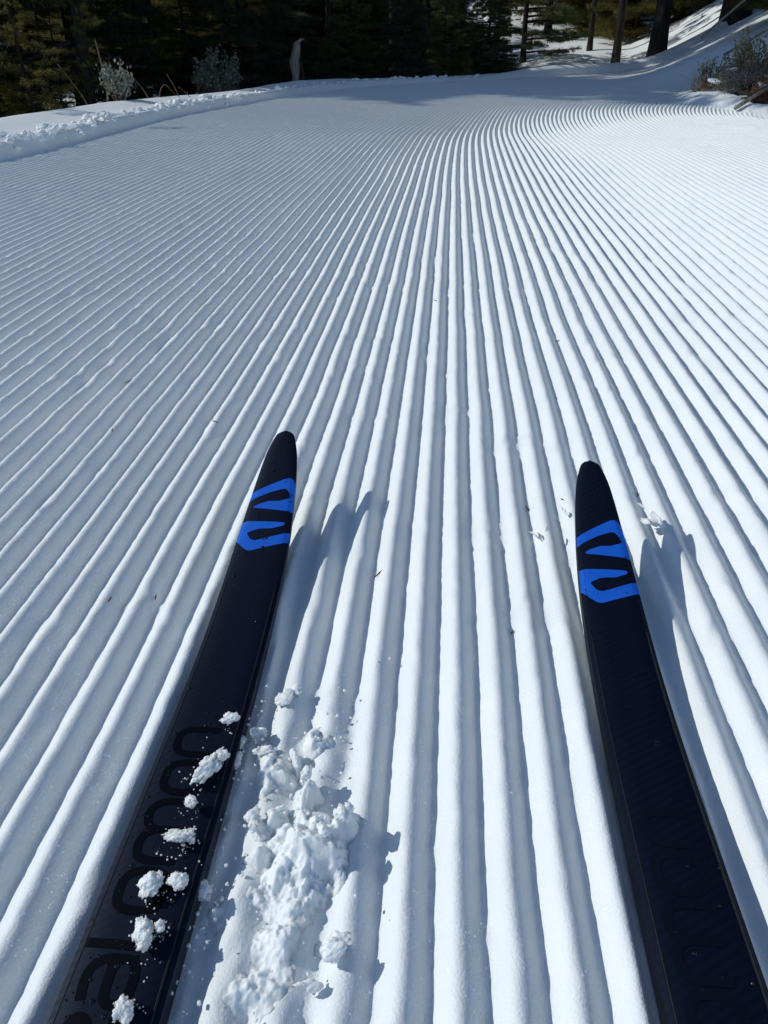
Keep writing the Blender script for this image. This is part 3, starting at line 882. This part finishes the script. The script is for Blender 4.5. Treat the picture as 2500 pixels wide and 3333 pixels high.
# ------------------------------------------------------------------ conifers
def conifer_meshes(name, H, r0, crown_r, h0, seed, nb=85, dens=1.0, tuft=.085, droop=.35):
    rng = np.random.default_rng(seed)
    tr = MB()
    bend = rng.uniform(-.12, .12, 2)
    def axis_(h): return np.array([bend[0]*math.sin(h*.6), bend[1]*math.sin(h*.5+1), h])
    hs = np.concatenate([[-.6, -.05, .12, .4], np.linspace(.9, H, 9)])
    tr.tube([axis_(h) for h in hs], [r0*1.35 if h < .0 else r0*1.18 if h < .2 else max(.012, r0*(1-h/H)**.8) for h in hs], 10)
    limbs = MB()
    # tuft template: needles radiating
    TV = []; TF = []
    for j in range(6):
        th = j*math.pi/3+.3; ph = .35+.25*(j % 2)
        d = np.array([math.cos(th)*math.sin(ph*2.0), math.sin(th)*math.sin(ph*2.0), math.cos(ph*1.3)])
        sd = np.cross(d, [0, 0, 1.]); sd /= np.linalg.norm(sd)+1e-6
        b = len(TV)
        TV += [sd*.085, -sd*.085, d]; TF.append((b, b+1, b+2))
    TV = np.array(TV); TF = np.array(TF)
    pts = []; dirs = []; szs = []
    for i in range(nb):
        f = (i+rng.random())/nb
        h = h0+(H-h0)*f**1.05
        az = rng.uniform(0, 6.283)
        L = crown_r*(1-.86*f)*(rng.uniform(.7, 1.15))*(.55+.45*min(1, f*6+.3))
        base = axis_(h)
        nseg = 6; P = [base]
        for q in range(1, nseg+1):
            t = q/nseg
            P.append(base+np.array([math.cos(az+.25*math.sin(t*3+i))*L*t, math.sin(az+.25*math.sin(t*3+i))*L*t, L*(.12*t-droop*t*t+.18*t**3)]))
        limbs.tube(P, [max(.005, (.006+.013*L)*(1-.8*q/nseg)) for q in range(nseg+1)], 4, False)
        nt_ = max(5, int(L*16*dens))
        for q in range(nt_):
            t = .18+.82*rng.random()**.8
            k2 = min(int(t*nseg), nseg-1); fr = t*nseg-k2
            p = P[k2]*(1-fr)+P[k2+1]*fr
            side = rng.choice([-1, 1]); a2 = az+side*rng.uniform(.5, 1.2)
            tl = L*.34*(1.15-t)*rng.uniform(.6, 1.3)+.05
            m_ = max(2, int(tl/.05))
            for w_ in range(m_):
                g = (w_+1)/m_
                pts.append(p+np.array([math.cos(a2)*tl*g, math.sin(a2)*tl*g, -droop*.5*tl*g+rng.uniform(-.03, .03)]))
                dd = np.array([math.cos(a2), math.sin(a2), rng.uniform(-.3, .5)])+rng.normal(0, .35, 3)
                dirs.append(dd/np.linalg.norm(dd)); szs.append(tuft*rng.uniform(.7, 1.35))
    pts = np.array(pts); dirs = np.array(dirs); szs = np.array(szs)
    zax = dirs; xax = np.cross(zax, np.array([.3, .2, .93])); xax /= np.linalg.norm(xax, axis=1)[:, None]; yax = np.cross(zax, xax)
    V = pts[:, None, :] + szs[:, None, None]*(TV[None, :, 0:1]*xax[:, None]+TV[None, :, 1:2]*yax[:, None]+TV[None, :, 2:3]*zax[:, None])
    n = len(pts)
    F = (TF[None]+(np.arange(n)*len(TV))[:, None, None]).reshape(-1, 3)
    print(name, 'tufts', n, 'tris', len(F))
    return tr.mesh(name+'_trunk'), limbs.mesh(name+'_limbs'), new_mesh(name+'_crown', V.reshape(-1, 3), F, False)

VAR = [conifer_meshes('young_fir', 3.6, .05, 1.15, .12, 1, 120, 3.6, .058, .30),
       conifer_meshes('fir', 8.5, .12, 1.9, .5, 2, 130, 2.6, .075, .35),
       conifer_meshes('pine', 10., .15, 2.3, 1.6, 3, 100, 2.0, .09, .20),
       conifer_meshes('low_fir', 6.0, .09, 1.9, .15, 4, 140, 2.7, .065, .32),
       conifer_meshes('tall_pine', 12., .105, 2.4, 2.4, 5, 90, 1.4, .12, .2),
       conifer_meshes('bare_stem_pine', 12., .07, 2.2, 2.6, 6, 80, 1.3, .12, .2),
       conifer_meshes('open_pine', 6.5, .08, 2.0, .25, 8, 62, 1.15, .085, .22),
       conifer_meshes('high_pine', 13., .075, 2.2, 6.0, 9, 50, 1.2, .12, .2)]
VH = [3.6, 8.5, 10., 6.0, 12., 12., 6.5, 13.]
def tree(x, y, v, h, label, group='conifers of the forest', fol=0, rz=None, z=None, name='conifer_tree', sink=.05):
    z_ = gz(x, y)-sink if z is None else z
    t = empty(name, (x, y, z_), (0, 0, random.uniform(0, 6.28) if rz is None else rz))
    k_ = h/VH[v]; t.scale = (k_, k_, k_)
    tag(t, label, 'tree', group)
    tm, lm, cm = VAR[v]
    link('trunk', tm, M_BARKD, t)
    link('branches', lm, M_BARKD, t)
    if not cm.materials: cm.materials.append(M_FOL[0])
    c_ = link('crown', cm, None, t)
    c_.material_slots[0].link = 'OBJECT'; c_.material_slots[0].material = M_FOL[fol]
    return t
TAN_EL = math.tan(SUN_EL)
def max_top(x, y):
    """highest top that keeps the sunlit stretch of trail, a sun fleck on the bend and the right hillside clear"""
    d = (-1.6-x)/abs(SUN_DIR.x)
    yl = y-d*SUN_DIR.y*1.0
    m = 99.
    if yl < 8.75: m = d*TAN_EL-.25
    if 10.2 < yl < 14.4 and x < 2.0: m = (2.1-x)*TAN_EL-.2
    if x < 3.2 and yl > 13.8 and y < 26 and random.random() < .93: m = min(m, (3.2-x)*TAN_EL+.5)
    return m
def in_trail(x, y, m=.7):
    s, u = to_su(np.array([x]), np.array([y]))
    return UL-m < u[0] < UR+m+.3
placed = []
def scatter(n, xr, yr, hr, vs, fols, lab, grp, mind, ok=None, tries=6000):
    c = 0
    for _ in range(tries):
        if c >= n: break
        x = random.uniform(*xr); y = random.uniform(*yr)
        if in_trail(x, y): continue
        if any((x-a)**2+(y-b)**2 < mind**2 for a, b in placed): continue
        if ok and not ok(x, y): continue
        h = random.uniform(*hr)
        mt = max_top(x, y)-gz(x, y)
        if mt < 1.2: continue
        h = min(h, mt)
        v = random.choice(vs)
        if h < 2.6: v = 0
        placed.append((x, y))
        tree(x, y, v, h, lab, grp, random.choice(fols)); c += 1
    print(lab, c)
random.seed(5)
for i in range(9):                                         # tall firs left of the frame whose shade lies over the bend
    x = -3.5-.85*i+random.uniform(-.15, .15); y = 9.5+random.uniform(-.12, .12)+.157*(-1.6-x)
    placed.append((x, y)); tree(x, y, [4, 4, 1][i % 3], random.uniform(11.5, 13.5), 'tall fir in the dense row shading the bend', 'firs shading the bend', [0, 2][i % 2])
for i, (x, yl, k_) in enumerate([(.5, 11.85, .35), (-.7, 12.0, .50), (.3, 12.55, .47), (.1, 13.0, .56), (-.8, 13.1, .65), (.1, 13.7, .69), (-.8, 13.9, .79), (.2, 14.4, .80)]):
    y = yl+.157*(-1.6-x)                                   # added high-crowned pines, shaped to shade the bend but leave its lip sunlit
    placed.append((x, y)); tree(x, y, 7, 13*k_, 'slender high-crowned pine added behind the bend to shade it', 'added pines shaping the light on the bend', [0, 2][i % 2])
random.seed(21)
scatter(24, (-9, -2.9), (3.0, 9.2), (2.2, 6), [6, 6, 6, 3], [1, 1, 1, 0], 'conifer in the dark forest below the left bank', 'conifers below the left bank', .8, lambda x, y: x > -.62*y-.9)
scatter(46, (-22, -3.2), (15.2, 28), (3.4, 5.2), [6, 6, 6, 3], [0, 1, 1], 'open olive conifer farther down the left slope', 'conifers farther down the left slope', 1.0)
scatter(16, (5.5, 13), (3.5, 12), (9, 13), [1, 3], [0, 1, 2], 'tall conifer added out of view right of the trail to block sky light', 'added sky-blocking conifers on the right', 1.2, lambda x, y: x > .62*y)  # added outside the frame to cut sky light on the far bend
for i, (x, y, h) in enumerate([(-2.75, 5.0, 2.1), (-3.15, 5.9, 2.5), (-2.75, 6.75, 2.2), (-3.3, 7.4, 2.6), (-3.9, 6.7, 3.0), (-2.6, 7.7, 2.1), (-4.1, 8.3, 3.4)]):
    placed.append((x, y)); tree(x, y, 6, h, ['sparse olive young pine nearest on the left slope', 'sparse olive young pine left of the small sagebrush', 'sparse olive young pine just behind the small sagebrush', 'sparse olive young pine below the dark trunk', 'sparse olive young pine at the left border of the picture', 'sparse olive young pine right of the dark trunk', 'taller sparse olive pine left behind the dark trunk'][i], 'young pines below the left bank', 1)
for i, (x, y, h) in enumerate([(.2, 11.05, 1.5), (-.4, 10.95, 1.6), (-1.9, 10.9, 2.0), (-2.5, 11.3, 2.4), (-1.2, 11.3, 2.0), (.8, 11.75, 1.35), (-3.0, 10.4, 2.4)]):
    placed.append((x, y)); tree(x, y, 0, h, 'dense low young fir along the edge of the forest wall', 'young firs along the forest edge', [2, 0][i % 2])
def ahead(x, y): return x < .19*y-.2
scatter(50, (-3.5, 4.5), (11.8, 26), (4, 8), [6, 3, 3, 6], [0, 2, 1], 'black-green conifer in the forest wall straight ahead', 'conifers of the forest wall ahead', .9, ahead)
scatter(40, (-30, 14), (26, 42), (9, 15), [1, 3], [0, 2], 'distant conifer on the dark hillside behind', 'conifers on the far hillside', 1.3)
scatter(18, (3.8, 11), (18.5, 27), (2.5, 4.5), [3, 0, 6], [0, 1, 1], 'low olive conifer behind the trunks at the upper right', 'low conifers behind the right trunks', 1.0)
scatter(16, (4.5, 24), (19, 34), (4, 9), [6, 2, 3, 6], [0, 1], 'conifer on the snowy hillside at the upper right', 'conifers on the snowy right hillside', 1.9)
# ------------------------------------------------------------------ particular trees
def pine(x, y, v, h, label, rz, group='trees standing by the trail'):
    return tree(x, y, v, h, label, group, 0, rz, None, 'pine_tree')
def branch_part(t, name, P, r0, r1, m=M_BARKD, k=6):
    mb = MB(); n = len(P); sm = smooth_path(P, False, 4); n = len(sm)
    mb.tube(sm, [r0+(r1-r0)*i/(n-1) for i in range(n)], k)
    return link(name, mb.mesh(name), m, t)
# dark pine on the left with bare limbs
lp = pine(-2.95, 8.6, 7, 13.0, 'near-black pine trunk with bare drooping limbs above the left bank', .4)
lp.rotation_euler = (0, 0, 0)
zb = lp.location.z
def limb(P, r0, r1): branch_part(lp, 'bare_limb', [(x-lp.location.x, y-lp.location.y, z-zb) for x, y, z in P], r0, r1)
bx_, by_ = lp.location.x, lp.location.y
limb([(bx_, by_, .72), (bx_-.4, by_-.1, .66), (bx_-.9, by_-.2, .66), (bx_-1.5, by_-.2, .52)], .035, .012)
limb([(bx_, by_, .42), (bx_-.3, by_-.15, .30), (bx_-.7, by_-.25, .17), (bx_-1.3, by_-.3, .02)], .03, .008)
limb([(bx_, by_, .28), (bx_-.35, by_-.2, .20), (bx_-.7, by_-.35, .14)], .014, .005)
limb([(bx_, by_, .45), (bx_+.3, by_-.1, .32), (bx_+.55, by_-.15, .22), (bx_+.8, by_-.2, .20)], .016, .004)
limb([(bx_-.6, by_-.2, .2), (bx_-.8, by_-.2, .4), (bx_-1.0, by_-.2, .62)], .010, .004)
limb([(bx_, by_, .05), (bx_-.4, by_-.2, -.1), (bx_-.9, by_-.3, -.3)], .016, .004)

pine(3.86, 12.45, 4, 13., 'thick dark pine trunk rising just beyond the lit snow lip', 1.0)
pine(5.05, 12.95, 4, 19., 'broad black trunk at the upper right where the lip ends', 2.0)
pine(3.95, 15.2, 5, 12., 'slender straight pine in front of the lit snow patches', 3.0)
pine(4.05, 17.6, 5, 9., 'thinnest of the pines in front of the lit snow patches', 4.0)
# ------------------------------------------------------------------ snag, stump, sagebrush, stalks
M_SNAG = noise_mat('snag_wood', (.15, .12, .09), (.38, .33, .27), 16., .9, .9, .012, stretch=(5, 5, .6))
sg = empty('dead_snag', (-.98, 9.35, gz(-.98, 9.35)-.02)); z0 = -sg.location.z
tag(sg, 'broken grey dead snag with a bent top behind the bank', 'snag')
zt_ = z0+.42
def rough(me, amp, fr, sd):
    co = np.empty(len(me.vertices)*3, np.float32); me.vertices.foreach_get('co', co); co = co.reshape(-1, 3)
    co[:, 0] += amp*fbm(co[:, 0]*fr, co[:, 1]*fr, co[:, 2]*fr*.4, 3, sd); co[:, 1] += amp*fbm(co[:, 0]*fr+7, co[:, 1]*fr, co[:, 2]*fr*.4, 3, sd+3)
    me.vertices.foreach_set('co', co.ravel()); me.update(); return me
mb = MB(); P = smooth_path([(-.01, 0, 0), (.0, 0, z0*.5), (.015, 0, z0-.05), (.05, 0, z0+.10), (.045, .0, z0+.25), (.075, .01, z0+.37), (.085, .01, z0+.40)], False, 6)
mb.tube(P, list(np.interp(np.linspace(0, 1, len(P)), [0, .5, .8, .93, 1], [.07, .045, .042, .036, .012])), 10); link('trunk', rough(mb.mesh('snag_trunk'), .026, 15, 5), M_SNAG, sg)
mb = MB(); P = smooth_path([(.06, .0, z0+.35), (.085, 0, z0+.40), (.115, 0, z0+.425), (.15, 0, z0+.43)], False, 5)
mb.tube(P, list(np.linspace(.026, .006, len(P))), 7); link('broken_top', rough(mb.mesh('snag_top'), .012, 30, 8), M_SNAG, sg)
mb = MB(); P = smooth_path([(.085, 0, z0+.32), (.12, .0, z0+.12), (.115, 0, z0-.02), (.15, 0, z0-.2), (.15, 0, .1)], False, 5)
mb.tube(P, list(np.linspace(.010, .034, len(P))), 8); link('split_stem', rough(mb.mesh('snag_split'), .014, 20, 9), M_BARK, sg)
st_ = empty('tree_stump', (6.1, 18.6, gz(6.1, 18.6)))
tag(st_, 'small dark stump in the lit snow patch between the trunks', 'stump')
mb = MB(); mb.tube([(0, 0, -.1), (0, 0, .0), (.01, 0, .2), (.0, .01, .48)], [.17, .14, .11, .10], 9); link('trunk', mb.mesh('stump'), M_BARKD, st_)
mb = MB(); mb.tube([(.06, 0, .25), (.2, .02, .34), (.24, .02, .42)], [.05, .03, .02], 6); link('branch_stub', mb.mesh('stub'), M_BARKD, st_)

def sagebrush(x, y, r, h, seed, label, leafmat, nst=26, leaf=.016, leaves=26, z=None):
    rng = np.random.default_rng(seed)
    lob = rng.uniform(0, 6.28, 3)
    t = empty('sagebrush', (x, y, gz(x, y)-.02 if z is None else z)); tag(t, label, 'bush', 'sagebrush beside the trail')
    stm = MB(); lv = MB()
    for i in range(nst):
        az = rng.uniform(0, 6.283); rad = r*math.sqrt(rng.random()); hh = h*(1-.45*(rad/r)**2)*rng.uniform(.55, 1.12)*(1+.28*math.sin(2*az+lob[0])*rad/r+.2*math.sin(3*az+lob[1])*rad/r)
        tip = np.array([math.cos(az)*rad, math.sin(az)*rad, hh])
        mid = tip*np.array([.55, .55, .5])+rng.normal(0, r*.06, 3)
        P = smooth_path([(0+rng.normal(0, .01), rng.normal(0, .01), 0), mid, tip], False, 4)
        stm.tube(P, list(np.linspace(.004+.004*r, .0015, len(P))), 4, False)
        for q in range(leaves):
            f = .45+.55*rng.random()**.7; p = P[min(int(f*(len(P)-1)), len(P)-1)]+rng.normal(0, .3*leaf+.012, 3)*np.array([1, 1, 1.1])
            d = np.array([math.cos(az)*.4, math.sin(az)*.4, 1.])+rng.normal(0, .55, 3); d /= np.linalg.norm(d)
            s_ = np.cross(d, rng.normal(0, 1, 3)); s_ /= np.linalg.norm(s_)+1e-6
            L = leaf*rng.uniform(.7, 1.5); w_ = L*.36
            lv.add([p, p+d*L*.5+s_*w_, p+d*L, p+d*L*.5-s_*w_], [(0, 1, 2, 3)])
    link('stems', stm.mesh('sage_stems'), M_TWIG, t)
    link('leaves', lv.mesh('sage_leaves', False), leafmat, t)
    return t
M_SAGE_SHADED = noise_mat('sagebrush_shaded_leaf', (.09, .095, .07), (.21, .215, .17), 9., .8)  # darker copy of the sage leaf colour, carries the shade on the rear bush
sagebrush(-1.74, 5.72, .115, .25, 1, 'small pale grey sagebrush on the edge of the left bank', M_SAGE, 24, .020, 30)
sagebrush(-1.60, 8.45, .24, .46, 2, 'larger dim sagebrush behind the left bank near the snag', M_SAGE_SHADED, 80, .022, 40, -.12)
def stalk(P, label, r=.004, m=M_TWIG):
    x, y, z = P[0]
    mb = MB(); Q = smooth_path([(a-x, b-y, c-z) for a, b, c in P], False, 5)
    mb.tube(Q, list(np.linspace(r, r*.4, len(Q))), 5)
    o = link('dry_stalk', mb.mesh('dry_stalk'), m, None, (x, y, z)); tag(o, label, 'stalk', 'dry stalks along the left bank')
stalk([(-1.62, 6.1, -.02), (-1.66, 6.1, .10), (-1.74, 6.12, .20)], 'dry stalk leaning left beside the small sagebrush')
stalk([(-1.56, 6.15, -.02), (-1.58, 6.15, .08), (-1.55, 6.2, .15), (-1.48, 6.2, .09)], 'dry stalk bent over to the right past the small sagebrush')
stalk([(-1.46, 6.3, -.04), (-1.49, 6.3, .10), (-1.56, 6.35, .21)], 'tallest dry stalk between the two left sagebrushes')
stalk([(-1.38, 6.4, -.04), (-1.42, 6.4, .06), (-1.50, 6.4, .13)], 'shorter dry stalk between the two left sagebrushes')
stalk([(-1.98, 5.9, -.05), (-2.06, 5.95, .10), (-2.2, 6.0, .28)], 'long dry stalk leaning far left of the small sagebrush', .005)
stalk([(-2.0, 6.2, -.08), (-1.96, 6.2, .12), (-2.0, 6.25, .42)], 'upright pale dead stem before the dark pine trunk', .008)

# ------------------------------------------------------------------ the bushes and litter on the right
sagebrush(3.02, 7.35, .26, .40, 11, 'tall olive grey sagebrush at the right edge of the trail', M_SAGEO, 46, .024, 36)
sagebrush(3.35, 7.0, .24, .42, 12, 'olive sagebrush at the right border of the picture', M_SAGEO, 42, .024, 34)
sagebrush(2.80, 7.15, .16, .22, 13, 'low grey sagebrush nearest the bend on the right', M_SAGEO, 30, .016, 18)
def twig_bush(x, y, r, h, seed, label, m, n=60):
    rng = np.random.default_rng(seed); mb = MB()
    for i in range(n):
        az = rng.uniform(0, 6.283); el = rng.uniform(.1, 1.3); L = r*rng.uniform(.5, 1.2)
        d = np.array([math.cos(az)*math.cos(el)*L, math.sin(az)*math.cos(el)*L, h*math.sin(el)*rng.uniform(.6, 1.1)])
        P = smooth_path([(0, 0, 0), d*.5+rng.normal(0, .03, 3), d+rng.normal(0, .03, 3)], False, 3)
        mb.tube(P, list(np.linspace(.004, .0012, len(P))), 4, False)
        for q in range(2):
            b = P[rng.integers(2, len(P)-1)]; e = b+rng.normal(0, .07, 3)+np.array([0, 0, .03])
            mb.tube([b, (b+e)/2+rng.normal(0, .01, 3), e], [.002, .0015, .001], 3, False)
    o = link('twig_bush', mb.mesh('twig_bush'), m, None, (x, y, gz(x, y)+.0)); tag(o, label, 'bush', 'bare twiggy shrubs on the right'); return o
M_GTWIG = noise_mat('grey_twig', (.10, .09, .085), (.26, .245, .23), 30., .85)
twig_bush(2.95, 7.0, .26, .24, 1, 'bare grey twiggy shrub with snow caught in it', M_GTWIG, 80)
twig_bush(3.15, 6.7, .25, .20, 2, 'tangled brown twigs over the red litter on the right', M_TWIG, 70)
twig_bush(2.80, 6.95, .20, .20, 5, 'pale tangled twigs at the near corner of the right bushes', M_GTWIG, 60)
twig_bush(3.25, 7.2, .26, .36, 6, 'tall brown twigs rising among the olive sagebrush', M_TWIG, 70)
twig_bush(2.62, 7.3, .14, .13, 3, 'small brown twig tuft poking from the shaded snow at the bend', M_TWIG, 26)
sagebrush(2.78, 7.55, .18, .26, 14, 'olive brown sagebrush on the left flank of the right bushes', M_SAGEO, 24, .018, 16)
sagebrush(3.55, 7.6, .30, .55, 15, 'tallest olive sagebrush behind the others at the right border', M_SAGEO, 40, .026, 26)
twig_bush(2.98, 6.62, .30, .16, 7, 'low sprawl of brown twigs spilling over the litter to the trail edge', M_TWIG, 90)
for i in range(14):
    x = 2.66+random.random()*.75; y = 6.55+random.random()*.9; z = gz(x, y)-.01; hh = random.uniform(.14, .34); dx = random.uniform(-.12, .12)
    mb = MB(); Q = smooth_path([(0, 0, 0), (dx*.4, -.01, hh*.55), (dx, random.uniform(-.05, .05), hh)], False, 4); mb.tube(Q, list(np.linspace(.0028, .0009, len(Q))), 4)
    o = link('dry_stalk', mb.mesh('dry_stalk'), M_TWIG, None, (x, y, z)); tag(o, 'thin dry grass stalk among the right bushes', 'stalk', 'dry stalks among the right bushes')
# litter mound
V, F = ICO[4]
q = V*np.array([.36, .20, .085]); q = q*(1+.5*fbm(V[:, 0]*3.5, V[:, 1]*3.5, V[:, 2]*3.5, 4, 77))[:, None]
o = link('litter_mound', new_mesh('litter_mound', q, F), M_DUFF, None, (3.12, 6.62, gz(3.12, 6.62)-.01)); tag(o, 'red brown mound of bark and needle litter at the right edge', 'litter mound')
mb = MB(); rng = np.random.default_rng(3); zlit = gz(3.1, 6.62)
for i in range(500):
    x, y = 3.1+rng.normal(0, .2), 6.62+rng.normal(0, .13); z = zlit+.24*(x-3.1)*.9+.01+.09*math.exp(-((x-3.12)/.25)**2-((y-6.62)/.15)**2)
    a = rng.uniform(0, 6.28); L = rng.uniform(.02, .07); d = np.array([math.cos(a), math.sin(a), rng.uniform(-.2, .5)])*L
    s_ = np.array([-math.sin(a), math.cos(a), 0])*rng.uniform(.002, .006)
    p = np.array([x, y, z]); mb.add([p-s_, p+s_, p+d+s_*.4, p+d-s_*.4], [(0, 1, 2, 3)])
o = link('litter', mb.mesh('litter', False), M_DUFF); tag(o, 'scattered bark flakes and needles over the right bank', 'litter', None, 'stuff')
def log(P, r0, r1, label, m=M_DEAD):
    x, y, z = P[0]
    t = link('fallen_branch', None, None, None, (x, y, z)) if False else empty('fallen_branch', (x, y, z))
    tag(t, label, 'branch', 'fallen branches on the right bank')
    Q = [(a-x, b-y, c-z) for a, b, c in P]
    branch_part(t, 'stem', Q, r0, r1, m, 7)
    a = Vector(Q[len(Q)//2]); 
    branch_part(t, 'side_twig', [tuple(a), tuple(a+Vector((.06, -.02, .06))), tuple(a+Vector((.10, -.05, .14)))], r1*.8, r1*.3, m, 5)
gzz = lambda x, y, d: (x, y, gz(x, y)+d)
log([gzz(2.60, 6.42, .02), gzz(2.85, 6.55, .07), gzz(3.1, 6.75, .12)], .016, .011, 'pale weathered branch pointing down onto the trail edge')
log([gzz(2.78, 6.85, .04), gzz(3.0, 6.98, .11), gzz(3.3, 7.1, .19)], .02, .012, 'dark mossy branch lying under the sagebrush', M_BARK)
log([gzz(3.0, 7.9, .22), gzz(3.5, 8.0, .40), gzz(4.2, 8.1, .62)], .012, .007, 'long thin grey pole slanting up behind the olive sagebrush')
log([gzz(2.95, 8.4, .30), gzz(3.4, 8.5, .46), gzz(4.2, 8.6, .60)], .012, .006, 'upper thin grey pole slanting up beside the broad black trunk')
sm_ = [clump_mesh('snow_lump', (1, 1, .55), 200+i, 3, .3, 1.2, .12, 3, .12, .1) for i in range(4)]
rng = np.random.default_rng(9)
for i, (x, y, d, r) in enumerate([(2.80, 7.10, .17, .032), (2.72, 7.25, .08, .05), (2.86, 7.25, .07, .03), (2.98, 6.85, .13, .028), (3.05, 6.9, .16, .035), (3.14, 6.85, .17, .03), (3.2, 6.95, .22, .03), (2.90, 6.72, .08, .035), (2.96, 6.62, .07, .025), (3.25, 7.1, .28, .03), (3.12, 7.1, .24, .025), (3.0, 6.75, .10, .03), (3.3, 6.85, .18, .035), (3.05, 7.25, .36, .02), (3.3, 7.1, .37, .028)]):
    o = link('snow_lump', sm_[i % 4], M_CLUMP, None, (x, y, gz(x, y)+d), (rng.uniform(-.4, .4), rng.uniform(-.4, .4), rng.uniform(0, 6))); o.scale = (r*1.3, r, r*.8)
    tag(o, 'snow lump caught in the twigs and bushes on the right', 'snow lump', 'snow lumps in the right bushes')
# foliage hanging in at the top right
for x, y, h in ((3.85, 8.75, 2.4), (4.5, 9.9, 3.2), (4.6, 8.2, 2.4)):
    tree(x, y, 0, h, 'olive young fir on the bank at the upper right corner', 'young firs at the upper right', 1)
